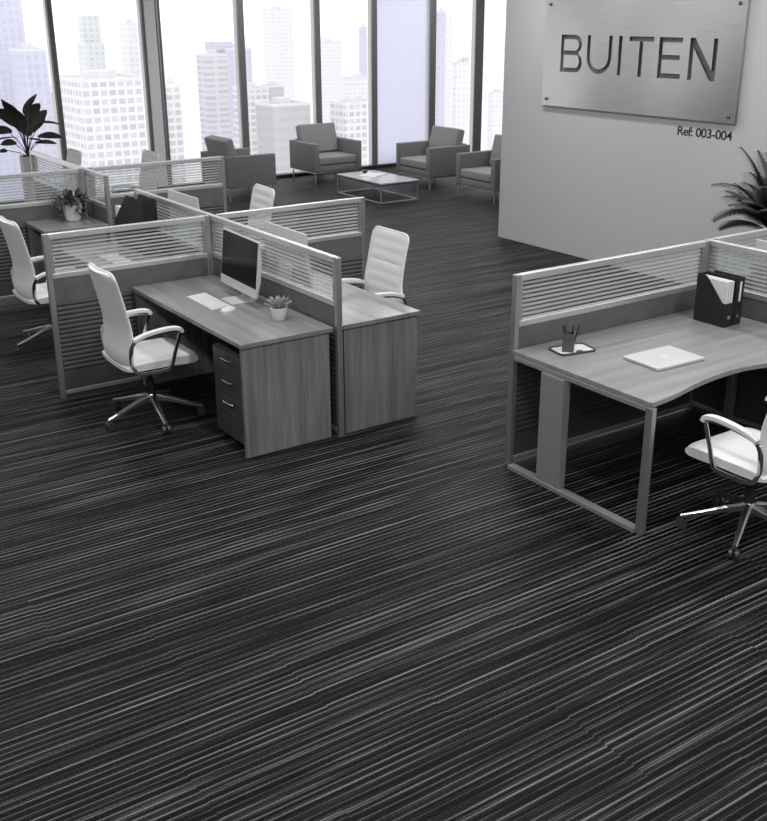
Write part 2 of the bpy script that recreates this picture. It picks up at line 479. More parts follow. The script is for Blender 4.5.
# ------------------------------------------------------------------ partition screens
def screen(p0, ang, L, label, start=True, end=True, H=1.18, group='glazed partition screens', low='rib'):
    t = thing('partition_screen', label, 'partition', (p0[0], p0[1], 0), ang, group)
    w = .036; hw = .019
    a = w if start else 0; c = L - w if end else L
    if start: MB().box(0, w, -hw, hw, 0, H).build('post', M['alu_z'], t, bevel=.004)
    if end: MB().box(L - w, L, -hw, hw, 0, H).build('post', M['alu_z'], t, bevel=.004)
    MB().box(a, c, -hw, hw, H - .04, H).build('top_rail', M['alu'], t, bevel=.004)
    MB().box(a, c, -hw, hw, .868, .905).build('middle_rail', M['alu'], t, bevel=.004)
    MB().box(a, c, -hw, hw, .03, .06).build('bottom_rail', M['alu'], t, bevel=.003)
    for q in ((a, a + .02), (c - .02, c)):
        MB().box(q[0], q[1], -.014, .014, .905, H - .04).build('glass_bead', M['alu_z'], t)
    MB().box(a + .02, c - .02, -.004, .004, .905, H - .04).build('glass_pane', M['frosted'], t)
    MB().box(a, c, -.015, .015, .70, .868).build('upper_panel', M['panel_fab'], t)
    MB().box(a, c, -.015, .015, .06, .20).build('lower_panel', M['panel_rib'], t)
    # ribbed panel: rounded ridges on both faces
    prof = []; n = 15; pz = .5 / n
    def side(sg_):
        q = []
        for i in range(n):
            z = .20 + i * pz
            for f, d in ((.0, .0105), (.12, .0135), (.35, .0165), (.65, .0165), (.88, .0135)):
                q.append((sg_ * d, z + f * pz))
        q.append((sg_ * .010, .70)); return q
    prof = side(1) + side(-1)[::-1]
    MB().prism(prof, a, c, axis=0).build('ribbed_panel', M['panel_rib'], t)
    return t
# centre cluster: spine at x 3.33, cross at y 7.12
screen((2.07, 7.12), 0, 1.23, 'glazed partition screen behind the white chair at the front left desk')
screen((3.36, 7.12), 0, 1.31, 'glazed partition screen ending free at the right behind the chair with the ribbed back')
screen((3.33, 5.36), 90, 1.79, 'glazed partition screen between the front pair of desks, right behind the dark computer screen')
screen((3.33, 7.15), 90, 1.44, 'short glazed partition screen running back from the central cross towards the windows', start=False)
# rear left cluster: spine at x 3.40, cross at y 10.05
screen((1.75, 10.05), 0, 1.62, 'glazed partition screen running out of the left edge behind the leafy pot plant')
screen((3.43, 10.05), 0, 1.44, 'glazed partition screen in front of the nearest windows, ending beside the armchair')
screen((3.40, 9.46), 90, .62, 'very short glazed partition screen stub beside the leafy pot plant')
screen((3.40, 10.08), 90, 1.64, 'glazed partition screen running back to the tall light planter', start=False)
# right cluster: cross at 5.60, 4.43
screen((3.915, 4.415), 0, 1.655, 'glazed partition screen behind the laptop and the pen cup')
screen((5.63, 4.43), 0, 1.5, 'glazed partition screen below the palm at the right edge')
screen((5.60, 2.60), 90, 1.86, 'glazed partition screen behind the dark magazine file and binder', end=True)

# ------------------------------------------------------------------ desks
def desk(x0, x1, y0, y1, label, front=-1, inset=0, group='rectangular grey wood desks'):
    """front = side of x the sitter is on"""
    t = thing('office_desk', label, 'desk', ((x0 + x1) / 2, (y0 + y1) / 2, 0), 0, group)
    hx, hy = (x1 - x0) / 2, (y1 - y0) / 2
    MB().box(-hx, hx, -hy, hy, .712, .74).build('desk_top', M['wood_y'], t, bevel=.002)
    f = front
    xa, xb = sorted((f * (hx - .015 - inset), -f * (hx - .02)))
    for s_ in (-1, 1):
        ya, yb = sorted((s_ * (hy - .02), s_ * (hy - .048)))
        MB().box(xa, xb, ya, yb, 0, .712).build('end_panel', M['wood_z'], t, bevel=.001)
    xm = -f * (hx - .1)
    MB().box(min(xm, xm + .018), max(xm, xm + .018), -hy + .048, hy - .048, .12, .712).build('modesty_panel', M['wood_dark_shade'], t)
    return t
desk(2.65, 3.295, 5.385, 7.085, 'grey wood desk in front left with the large dark screen and succulent on it')
desk(3.365, 3.97, 5.385, 7.085, 'grey wood desk at the centre, right of the partition post, lit bright on top', front=1)
desk(2.65, 3.295, 7.155, 8.59, 'grey wood desk seen through the striped glass, with the big black file on it', inset=.16)
desk(3.365, 3.97, 7.155, 8.59, 'grey wood desk behind the centre cross carrying a silver monitor seen from behind', front=1)
desk(2.77, 3.365, 9.44, 10.015, 'short dark-fronted desk at far left carrying the leafy pot plant')
desk(3.435, 4.05, 10.085, 11.7, 'far desk behind the rear left partition cross, mostly hidden by the striped glass', front=1)

def pedestal(x, y, label):
    t = thing('drawer_pedestal', label, 'drawers', (x, y, 0))
    MB().box(.018, .50, -.21, .21, .05, .62).build('body', M['wood_dark_shade'], t)
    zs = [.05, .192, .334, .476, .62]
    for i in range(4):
        d = MB().box(0, .018, -.207, .207, zs[i] + .003, zs[i + 1] - .003).build('drawer', M['wood_dark_shade'], t, bevel=.002)
        if i > 0:
            hb = MB().tube(arc([(0, -.06, zs[i + 1] - .045), (-.022, -.055, zs[i + 1] - .045), (-.024, 0, zs[i + 1] - .045), (-.022, .055, zs[i + 1] - .045), (0, .06, zs[i + 1] - .045)], 3), .0055, 8)
            hb.build('handle', M['chrome'], d, smooth=True)
    b = MB().lathe([(.008, 0), (.008, .006)], n=12).xf(Matrix.Translation((0, -.16, .59)) @ Matrix.Rotation(-PI / 2, 4, 'Y')); b.build('lock', M['chrome'], t)
    for cx in (.06, .44):
        for cy in (-.16, .16):
            MB().tube([(cx, cy - .012, .025), (cx, cy + .012, .025)], .025, 12).build('caster', M['caster'], t)
    return t
pedestal(2.69, 5.655, 'dark drawer pedestal with chrome handles under the front left desk')

# right desk with the wave front
t = thing('office_desk', 'large grey wood desk with wavy front edge and steel frame leg at right', 'desk', (3.93, 4.40, 0))
xy = [(3.90, 4.39), (3.90, 3.335)]
wave = [(3.91, 3.325, 0), (4.08, 3.345, 0), (4.23, 3.378, 0), (4.41, 3.412, 0), (4.60, 3.43, 0), (4.78, 3.425, 0), (4.93, 3.385, 0), (5.10, 3.29, 0), (5.28, 3.15, 0), (5.42, 3.02, 0), (5.57, 2.95, 0)]
xy += [(p.x, p.y) for p in arc(wave, 4)] + [(5.57, 4.395)]
MB().prism([(x - 3.93, y - 4.40) for x, y in xy][::-1], .712, .74).build('desk_top', M['wood_x'], t, bevel=.003)
for a_ in ((3.90, 3.94, 3.335, 3.385, 0, .712),):
    MB().box(-.04, -.005, -1.09, -1.045, 0, .712).build('leg', M['alu_z'], t, bevel=.004)
MB().box(-.05, 0, -1.045, -.03, 0, .028).build('floor_bar', M['steel_leg'], t, bevel=.003)
MB().box(-.035, .015, -1.04, -.03, .684, .7115).build('top_bar', M['steel_leg'], t, bevel=.003)
MB().box(-.045, .01, -.46, -.275, .028, .684).build('panel_leg', M['steel_leg'], t, bevel=.004)
MB().box(1.57, 1.62, -1.35, -1.30, 0, .712).build('leg', M['alu_z'], t, bevel=.004)
MB().box(1.57, 1.62, -.36, -.31, 0, .712).build('leg', M['alu_z'], t, bevel=.004)
# desk beyond the right spine
desk2 = thing('office_desk', 'grey wood desk beyond the right hand partition, cut by the right edge', 'desk', (5.66, 4.40, 0))
MB().prism([(0, -.01), (1.4, -.01), (1.4, -.75), (.55, -.8), (0, -1.3)][::-1], .712, .74).build('desk_top', M['wood_x'], desk2, bevel=.003)
MB().box(.02, .07, -1.2, -1.15, 0, .712).build('leg', M['alu_z'], desk2, bevel=.004)
MB().box(.02, .07, -.1, -.05, 0, .712).build('leg', M['alu_z'], desk2, bevel=.004)
MB().box(1.3, 1.35, -.7, -.05, 0, .712).build('panel_leg', M['steel_leg'], desk2, bevel=.004)

# ------------------------------------------------------------------ office chair (faces +x, column at origin)
def make_chair():
    t = thing('office_chair', 'x', 'chair')
    # seat
    prof = [(-.235, .455), (-.20, .48), (-.10, .487), (.0, .485), (.12, .488), (.22, .486), (.265, .474), (.284, .446), (.280, .418), (.255, .402), (.18, .400), (.05, .41), (-.1, .41), (-.2, .415), (-.235, .43)]
    P = []; ny = 14
    for i in range(ny + 1):
        s_ = -1 + 2 * i / ny
        k = 1
        zc = .445
        P.append([((x if x < 0 else x * (1 - .07 * s_ * s_)) * (1 - .03 * abs(s_) ** 8), .238 * s_, zc + (z - zc) * (1 - .38 * abs(s_) ** 10) - .014 * (1 - s_ * s_)) for x, z in prof])
    m = MB()
    V = [[m.bm.verts.new(p) for p in r] for r in P]
    n = len(prof)
    for a_, c_ in zip(V, V[1:]):
        for k in range(n): m.bm.faces.new((a_[k], a_[(k + 1) % n], c_[(k + 1) % n], c_[k]))
    m.bm.faces.new(V[0]); m.bm.faces.new(V[-1][::-1])
    m.build('seat', M['white_leather'], t, smooth=True)
    # backrest shell: a rear sheet and a ribbed front sheet joined round the rim
    cp = [(-.15, .415), (-.195, .425), (-.225, .46), (-.232, .52), (-.222, .60), (-.220, .70), (-.240, .82), (-.268, .95), (-.296, 1.06)]
    path = arc([(x, 0, z) for x, z in cp], 9)
    L = [0]
    for p, q in zip(path, path[1:]): L.append(L[-1] + (q - p).length)
    tot = L[-1]; nu = 12
    back, front = [], []
    for i, p in enumerate(path):
        q = path[min(i + 1, len(path) - 1)]; o_ = path[max(i - 1, 0)]
        tg = (q - o_).normalized(); nrm = Vector((tg.z, 0, -tg.x))
        s_ = L[i] / tot
        hw = .226 + .02 * math.exp(-((s_ - .28) / .22) ** 2)
        d = (1 - s_) * tot
        if d < .055: hw -= .055 - math.sqrt(max(0, .055 ** 2 - (.055 - d) ** 2))
        ph = (s_ - .34) / .66 * 6.0
        rb = .012 * abs(math.sin(PI * ph)) ** .4 if s_ > .30 else .006
        rb_ = []
        rowb, rowf = [], []
        for k in range(nu + 1):
            w = -1 + 2 * k / nu
            edge = 1 - abs(w) ** 6
            curve = .022 * w * w
            rowb.append(p + Vector((0, w * hw, 0)) + nrm * (curve - .012 * edge))
            rowf.append(p + Vector((0, w * hw, 0)) + nrm * (curve + .010 + (.012 + rb) * edge * (1 if abs(w) < .85 else .4)))
        back.append(rowb); front.append(rowf)
    m = MB()
    VB = m.grid(back); VF = m.grid(front)
    for A, B_ in ((VB[0], VF[0]), (VB[-1], VF[-1])):
        for k in range(nu): m.bm.faces.new((A[k], A[k + 1], B_[k + 1], B_[k]))
    for i in range(len(VB) - 1):
        m.bm.faces.new((VB[i][0], VB[i + 1][0], VF[i + 1][0], VF[i][0]))
        m.bm.faces.new((VB[i][-1], VB[i + 1][-1], VF[i + 1][-1], VF[i][-1]))
    m.build('backrest', M['white_mesh'], t, smooth=True)
    # rim piping
    rim = [r[0] for r in front[9:]] + [front[-1][k] for k in range(1, nu)] + [r[-1] for r in front[9:][::-1]]
    MB().tube(rim, .008, 8).build('piping', M['white_leather'], t, smooth=True)
    # arm loops
    for s_ in (-1, 1):
        y = s_ * .258
        loop = [(-.200, y - s_ * .024, .47), (-.208, y - s_ * .01, .54), (-.198, y, .605), (-.155, y, .64), (-.03, y, .662), (.08, y, .664), (.130, y, .652), (.120, y, .61), (.085, y, .51), (.055, y, .425), (.02, y - s_ * .008, .405), (-.08, y - s_ * .015, .402), (-.165, y - s_ * .02, .41), (-.200, y - s_ * .024, .47)]
        fr = MB().tube(arc(loop, 4), .01, 10, flat=(.026, .009), cap=False, up=Vector((0, 1, 0))).build('arm_frame', M['chrome'], t, smooth=True)
        pad = arc([(-.185, y, .638), (-.11, y, .663), (-.01, y, .677), (.08, y, .679), (.132, y, .667), (.142, y, .645)], 3)
        MB().tube(pad, 1, 12, flat=(.04, .026)).build('arm_pad', M['white_leather'], fr, smooth=True)
    MB().box(-.10, .09, -.09, .09, .375, .412).build('tilt_mechanism', M['black_plastic'], t, bevel=.01)
    MB().tube([(.02, -.09, .385), (.03, -.22, .375)], .006, 8).build('lever', M['black_plastic'], t, smooth=True)
    MB().lathe([(.028, .12), (.028, .27), (.017, .272), (.017, .378)], n=16).build('gas_column', M['black_plastic'], t, smooth=True)
    MB().lathe([(.034, .115), (.042, .13), (.042, .165), (.034, .18)], n=20).build('hub', M['chrome'], t, smooth=True)
    for k in range(5):
        a_ = 2 * PI * k / 5 + R(46)
        m = MB()
        d = Vector((math.cos(a_), math.sin(a_), 0)); sd = Vector((-d.y, d.x, 0))
        rings = []
        for r_, w_, zt, th in ((.03, .024, .175, .045), (.12, .020, .150, .034), (.23, .016, .112, .026), (.340, .012, .080, .020)):
            p = d * r_
            rings.append([m.bm.verts.new(p + sd * w_ * a2 + Vector((0, 0, zt - th * (1 - b2)))) for a2, b2 in ((-1, 0), (1, 0), (1, .7), (.5, 1), (-.5, 1), (-1, .7))])
        for A, B_ in zip(rings, rings[1:]):
            for q in range(6): m.bm.faces.new((A[q], A[(q + 1) % 6], B_[(q + 1) % 6], B_[q]))
        m.bm.faces.new(rings[0]); m.bm.faces.new(rings[-1][::-1])
        lg = m.build('base_leg', M['chrome_soft'], t)
        c = d * .328
        m = MB()
        for s_ in (-1, 1):
            q = c + sd * (s_ * .016)
            m.tube([q - sd * .009 + Vector((0, 0, .028)), q + sd * .009 + Vector((0, 0, .028))], .028, 14)
        m.tube([c + Vector((0, 0, .03)), c + Vector((0, 0, .066))], .008, 8)
        m.build('caster', M['caster'], lg, smooth=True)
    return t
ch = make_chair()
GC = 'white office chairs at the desks'
ch.location = (2.465, 6.40, 0); ch['group'] = GC
ch['label'] = 'white office chair seen from behind at the front left desk with the dark screen'
dup(ch, (2.46, 8.42, 0), 2, 'white office chair at far left, partly hidden behind a partition post')
dup(ch, (4.13, 6.33, 0), 180, 'white office chair with ribbed back facing us behind the bright centre desk')
dup(ch, (4.33, 8.68, 0), 176, 'white office chair whose ribbed back rises behind the centre cross, near the armchair')
dup(ch, (4.48, 11.66, 0), 180, 'white office chair before the wide window column, seen above the rear partition')
dup(ch, (3.82, 12.33, 0), 180, 'white office chair beside the thin left window mullion, right of the tall plant')
dup(ch, (4.38, 3.03, 0), 90, 'white office chair at the wavy desk, cut by the right edge')

# ------------------------------------------------------------------ computers
def make_monitor():
    t = thing('computer_monitor', 'x', 'monitor')     # screen faces -x, base at origin on the desk
    W, Z0, Z1 = .29, .07, .445
    TL = Matrix.Translation((0, 0, .2)) @ Matrix.Rotation(R(6), 4, 'Y') @ Matrix.Translation((0, 0, -.2))
    MB().prism([(-.008, Z0), (-.008, Z1), (.004, Z1), (.022, (Z0 + Z1) / 2 + .05), (.022, (Z0 + Z1) / 2 - .08), (.004, Z0)], -W, W, axis=1).xf(TL).build('casing', M['silver'], t, bevel=.002)
    MB().box(-.0095, -.0075, -W + .008, W - .008, Z0 + .062, Z1 - .008).xf(TL).build('screen', M['screen'], t)
    MB().box(-.0100, -.0075, -W + .001, W - .001, Z0 + .001, Z0 + .060).xf(TL).build('chin', M['silver'], t)
    st = MB().prism([(-.11, 0), (-.11, .006), (.045, .008), (.028, .12), (.018, .20), (.026, .20), (.040, .12), (.066, 0)], -.095, .095, axis=1)
    st.build('stand', M['silver'], t, bevel=.002)
    return t
mon = make_monitor(); mon.location = (3.13, 6.31, .74); mon.rotation_euler = (0, 0, R(-3)); mon['group'] = 'silver computer monitors'
mon['label'] = 'computer monitor with black screen facing us on the front left desk'
dup(mon, (3.54, 6.36, .74), 180, 'silver monitor back seen above the glass between the front pair of desks')
dup(mon, (3.56, 8.10, .74), 180, 'silver monitor back showing behind the centre cross near the rear armchair')
dup(mon, (5.86, 3.95, .60 + .14), 180, 'pale monitor back seen through the glass behind the ring binder')

def make_keyboard():
    t = thing('keyboard', 'x', 'keyboard')
    MB().prism([(-.07, 0), (.07, 0), (.07, .014), (-.07, .006)], -.205, .205, axis=1).build('case', M['silver'], t, bevel=.002)
    m = MB()
    for i in range(5):
        for j in range(14):
            x = -.062 + .0252 * i; y = -.198 + .0285 * j
            z = .006 + (x + .07) / .14 * .008
            m.box(x, x + .021, y, y + .0245, z, z + .0025)
    m.build('keys', M['keys'], t)
    return t
kb = make_keyboard(); kb.location = (2.92, 6.385, .74); kb.rotation_euler = (0, 0, R(-1)); kb['group'] = 'white keyboards'
kb['label'] = 'white keyboard on the front left desk'
dup(kb, (2.88, 7.95, .74), 1, 'white keyboard dimly seen through striped glass on the desk behind')
t = thing('computer_mouse', 'white mouse beside the keyboard on the front left desk', 'mouse', (2.935, 6.12, .74), 12)
prof = []
m = MB(); rings = []
for i in range(9):
    a_ = i / 8 * PI; x = -.055 * math.cos(a_); w = .028 * math.sin(a_) ** .6 + .002; h = .024 * math.sin(a_) ** .6 + .002
    rings.append([m.bm.verts.new((x, w * math.cos(q * PI / 8), h * math.sin(q * PI / 8))) for q in range(9)])
for A, B_ in zip(rings, rings[1:]):
    for q in range(8): m.bm.faces.new((A[q], A[q + 1], B_[q + 1], B_[q]))
m.build('shell', M['keys'], t, smooth=True)
MB().box(-.03, -.015, -.003, .003, .018, .0245).build('scroll_wheel', M['silver'], t)

t = thing('laptop', 'closed silver laptop lying on the wavy desk', 'laptop', (4.487, 3.772, .74), -2)
MB().rbox(-.185, .185, -.137, .137, .002, .010, .0035, 2).build('base', M['silver'], t)
ld = MB().rbox(-.185, .185, -.137, .137, .0108, .017, .003, 2).build('lid', M['silver'], t)
me_ = poly_curve('emblem', [arcpts(0, 0, .017, .019, 0, 345, 20)[:-1] + []], .0004)
me_.materials.append(M['keys']); o = bpy.data.objects.new('emblem', me_); COL.objects.link(o); o.parent = ld; o.location = (0, 0, .0173)

# ------------------------------------------------------------------ desk bits
t = thing('desk_tray', 'small white tray with dark rim under the pen cup', 'tray', (4.185, 4.195, .74), -10)
def rr(hx, hy, r, n=6):
    pts = []
    for cx, cy, a0 in ((hx - r, hy - r, 0), (-hx + r, hy - r, 90), (-hx + r, -hy + r, 180), (hx - r, -hy + r, 270)):
        pts += arcpts(cx, cy, r, r, a0, a0 + 90, n)
    return pts
MB().prism(rr(.115, .075, .025), 0, .004).build('lining', M['tray_in'], t)
me_ = poly_curve('rim', [rr(.122, .082, .03), rr(.115, .075, .025)], .006); me_.materials.append(M['tray_rim'])
o = bpy.data.objects.new('rim', me_); COL.objects.link(o); o.parent = t; o.location = (0, 0, .006)
MB().rbox(.0, .035, -.068, -.04, .004, .010, .002, 1).build('clip', M['tray_rim'], t)
t = thing('pen_cup', 'dark square pen cup standing in the small tray', 'pen cup', (4.150, 4.190, .744), 38)
me_ = poly_curve('cup', [rr(.032, .032, .003, 2), rr(.028, .028, .002, 2)], .054); me_.materials.append(M['cup'])
o = bpy.data.objects.new('cup_wall', me_); COL.objects.link(o); o.parent = t; o.location = (0, 0, .054)
MB().box(-.030, .030, -.030, .030, 0, .004).build('cup_base', M['cup'], t)
for i, (x, y, dx, dy, lb) in enumerate([(-.014, .010, -.018, .012, 'dark pen leaning furthest left in the cup'), (-.004, .012, -.006, .014, 'dark pen second from the left in the cup'), (.010, -.006, .008, -.006, 'dark pen third from the left in the cup'), (.016, -.012, .030, -.022, 'dark pen leaning furthest right in the cup')]):
    t = thing('pen', lb, 'pen', (4.150 + x, 4.190 + y, .749), 0, 'pens in the cup')
    d = Vector((dx, dy, .150))
    MB().tube([(0, 0, 0), d * .86], .0038, 8).build('barrel', M['ink'], t, smooth=True)
    MB().tube([d * .86, d * .95, d], [.0045, .004, .001], 8).build('tip', M['ink'], t, smooth=True)

def magazine_file(loc, label, L=.232, Hh=.30, W=.085, paper_n=3, rz=0, lowz=.50, cut=.70):
    """side faces -x, spine with the ring hole at the -y end"""
    t = thing('magazine_file', label, 'magazine file', loc, rz, 'dark magazine files')
    side = [(0, 0), (L, 0), (L, Hh), (L * cut, Hh), (L * .10, Hh * lowz), (0, Hh * lowz)]
    th = .003
    m = MB()
    MB().prism(side, 0, th, axis=0).build('side_panel', M['box_file'], t)
    MB().prism(side, W - th, W, axis=0).build('side_panel', M['box_file'], t)
    MB().box(th, W - th, L - th, L, 0, Hh).build('back_panel', M['box_file'], t)
    MB().box(th, W - th, 0, L, 0, th).build('base_panel', M['box_file'], t)
    MB().box(th, W - th, 0, th, 0, Hh * lowz).build('spine_panel', M['box_file'], t)
    b_ = MB().lathe([(.013, 0), (.013, .003)], n=16).xf(Matrix.Translation((W / 2, 0, Hh * .2)) @ Matrix.Rotation(PI / 2, 4, 'X')); b_.build('finger_hole', M['chrome'], t)
    return t
def papers(loc, label, L, Hh, n, W):
    for i in range(n):
        x = .006 + (W - .016) * i / n
        o_ = MB().box(x, x + (W - .016) / n * .75, .005, L, .004, Hh).build('document_stack', M['paper'])
        o_.location = loc; tag(o_, label[i], 'papers', 'papers in the magazine files')
magazine_file((5.265, 3.99, .74), 'dark magazine file full of white papers standing left of the ring binder')
papers((5.265, 3.99, .74), ['leftmost white sheaf in the dark magazine file', 'middle white sheaf in the dark magazine file', 'right white sheaf in the dark magazine file'], .218, .285, 3, .085)
t = thing('ring_binder', 'dark ring binder with a narrow white spine label right of the magazine file', 'binder', (5.358, 3.99, .74))
MB().box(0, .003, 0, .232, 0, .30).build('cover_board', M['box_file'], t)
MB().box(.067, .070, 0, .232, 0, .30).build('cover_board', M['box_file'], t)
MB().box(.003, .067, 0, .003, 0, .30).build('spine', M['box_file'], t)
MB().box(.028, .046, -.0008, 0, .15, .275).build('spine_label', M['paper'], t)
MB().lathe([(.013, 0), (.013, .003)], n=16).xf(Matrix.Translation((.035, 0, .06)) @ Matrix.Rotation(PI / 2, 4, 'X')).build('finger_hole', M['chrome'], t)
MB().box(.008, .055, .012, .222, .004, .285).build('pages', M['paper'], t)
# big black file at the far left desk: slope faces the left (away), back panel near the glass
t = thing('document_box', 'large black slanted document box behind the front partition glass at left', 'document box', (3.12, 7.94, .74))
side = [(0, 0), (.90, 0), (.90, .09), (.52, .42), (.50, .445), (0, .445)]
side = [(0, 0), (.64, 0), (.64, .20), (.34, .445), (0, .445)]
MB().prism(side, 0, .004, axis=0).build('side_panel', M['box_file'], t)
MB().prism(side, .116, .12, axis=0).build('side_panel', M['box_file'], t)
MB().box(.004, .116, 0, .004, 0, .445).build('back_panel', M['box_file'], t)
MB().box(.004, .116, .636, .64, 0, .20).build('spine_panel', M['box_file'], t)
MB().box(.004, .116, 0, .64, 0, .004).build('base_panel', M['box_file'], t)
for i, lb in enumerate(('nearer pale document stack sticking out of the large black document box', 'rear pale document stack sticking out of the large black document box')):
    o = MB().box(.01 + i * .05, .045 + i * .05, .05, .632, .006, .32).build('document_stack', M['paper']); o.location = (3.12, 7.94, .74)
    tag(o, lb, 'papers', 'papers in the black document box')

# ------------------------------------------------------------------ plants
def leaf_bm(m, base, d, L, W, droop=.3, nseg=7, thick=0.0, fold=.15, side=None):
    d = Vector(d).normalized()
    sd = side or d.cross(Vector((0, 0, 1)))
    if sd.length < .05: sd = Vector((1, 0, 0))
    sd.normalize(); up = sd.cross(d).normalized()
    p = Vector(base); rows = []
    dd = d.copy()
    for i in range(nseg + 1):
        s_ = i / nseg
        w = W / 2 * (math.sin(PI * min(1, s_ * .93 + .05)) ** .75) * (1 if s_ < 1 else .05)
        u2 = sd.cross(dd).normalized()
        rows.append((p - sd * w + u2 * fold * w, p.copy() - u2 * thick, p + sd * w + u2 * fold * w, p + u2 * max(thick, .0012)))
        dd = (dd + Vector((0, 0, -droop / nseg))).normalized(); p = p + dd * (L / nseg)
    V = [[m.bm.verts.new(q) for q in r] for r in rows]
    for a_, c_ in zip(V, V[1:]):
        for k, l in ((0, 1), (1, 2), (2, 3), (3, 0)): m.bm.faces.new((a_[k], a_[l], c_[l], c_[k]))
    m.bm.faces.new(V[0]); m.bm.faces.new(V[-1][::-1])
    return p

def pot(t, r0, r1, h, m, wall=.006):
    MB().lathe([(r0 * .9, 0), (r0, .004), (r1, h), (r1 - wall, h), (r1 - wall * 1.5, h - .02)], n=28).build('pot', m, t, smooth=True)
    MB().lathe([(r1 - wall * 1.6, h - .03), (r1 - wall * 1.6, h - .012)], n=20).build('soil', M['soil'], t)

t = thing('succulent_plant', 'small spiky succulent in white pot on the front left desk', 'potted plant', (3.105, 5.735, .74))
pot(t, .040, .056, .085, M['pot'])
m = MB(); random.seed(3)
for ring, (n, el, L) in enumerate(((9, 18, .085), (8, 42, .085), (6, 64, .08), (3, 82, .07))):
    for k in range(n):
        a_ = 2 * PI * (k + .5 * ring) / n + random.uniform(-.15, .15); e = R(el + random.uniform(-6, 6))
        leaf_bm(m, (.012 * math.cos(a_), .012 * math.sin(a_), .078), (math.cos(a_) * math.cos(e), math.sin(a_) * math.cos(e), math.sin(e)), L, .024, -.25, 6, .005, .35)
m.build('leaves', M['leaf_pale'], t, smooth=True)

t = thing('trailing_plant', 'bushy leafy plant in white pot on the far left desk', 'potted plant', (3.17, 9.83, .74))
pot(t, .07, .095, .15, M['pot'])
m = MB(); random.seed(11)
for k in range(95):
    a_ = random.uniform(0, 2 * PI); e = R(random.uniform(-5, 85)); r_ = random.uniform(.03, .15)
    bx_, by_ = r_ * math.cos(a_), r_ * math.sin(a_); bz = .17 + random.uniform(0, .10) * (1 - r_ / .16)
    leaf_bm(m, (bx_, by_, bz), (math.cos(a_) * math.cos(e), math.sin(a_) * math.cos(e), math.sin(e)), random.uniform(.06, .10), random.uniform(.03, .045), 1.2, 5, 0, .2)
for k in range(9):
    a_ = random.choice([R(200), R(10), R(-30), R(150), R(-70)]) + random.uniform(-.3, .3)
    for j in range(3):
        leaf_bm(m, (.105 * math.cos(a_), .105 * math.sin(a_), .15 - .028 * j), (math.cos(a_ + .5 * (-1) ** j), math.sin(a_ + .5 * (-1) ** j), -.5), .06, .035, .8, 4, 0, .2)
m.build('foliage', M['leaf_mid'], t, smooth=True)

t = thing('broadleaf_plant', 'tall plant with broad dark leaves in a light square planter by the windows', 'potted plant', (3.86, 13.45, 0))
MB().prism([(-.085, -.085), (.085, -.085), (.085, .085), (-.085, .085)], 0, .9).xf(Matrix.Identity(4)).build('planter', M['pot_grey'], t, bevel=.006)
MB().box(-.075, .075, -.075, .075, .9, .908).build('soil', M['soil'], t)
random.seed(5)
# camera-right direction at the plant, for spreading the leaves roughly as seen
specs = [(-.09, .60, .30, .10, 78), (.04, .70, .30, .105, 88), (-.19, .62, .30, .11, 60), (.13, .50, .26, .10, 55), (-.02, .52, .32, .12, 95),
         (-.24, .38, .27, .09, 25), (.20, .30, .30, .07, 20), (-.14, .30, .28, .10, 130), (.08, .28, .22, .10, 70), (-.20, .20, .20, .07, 150), (.24, .52, .30, .035, 30), (.20, .22, .26, .06, 15), (.10, .75, .22, .04, 60), (-.10, .44, .26, .11, 110), (.03, .36, .24, .10, 60), (-.33, .08, .10, .06, 200), (-.06, .66, .30, .12, 85), (.06, .58, .28, .12, 80), (-.12, .52, .30, .12, 100), (.10, .42, .26, .12, 70), (-.05, .40, .24, .11, 90)]
ms, ml = MB(), MB()
rx, ry = .826, -.563   # screen-right in the floor plane
for i, (sx_, hz, L, W, an) in enumerate(specs):
    dep = random.uniform(-.10, .10)
    tip = Vector((sx_ * rx + dep * .5, sx_ * ry + dep * .8, .92 + hz * .78))
    ms.tube(arc([(0, 0, .9), (tip.x * .35, tip.y * .35, .9 + (tip.z - .9) * .5), tuple(tip)], 4), .005, 6)
    q = (tip - Vector((0, 0, .95)))
    d = Vector((q.x, q.y, .0)); d = (d.normalized() * .35 if d.length > .01 else d) + Vector((0, 0, .65 if hz > .35 else .12))
    if abs(sx_) > .18: d = Vector((math.copysign(1, sx_) * rx, math.copysign(1, sx_) * ry, .35))
    leaf_bm(ml, tip - d.normalized() * .08, d, L * 1.05, W * (1.35 if W > .06 else 1), .7, 8, 0, .15, side=Vector((rx, ry, .15)).cross(Vector((.563, .826, .2))).cross(d) if abs(sx_) > .5 else Vector((rx, ry, random.uniform(-.4, .4))) if abs(sx_) <= .18 else Vector((.3, .4, .7)))
ms.build('stems', M['leaf_mid'], t, smooth=True)
ml.build('leaves', M['leaf_dark'], t, smooth=True)

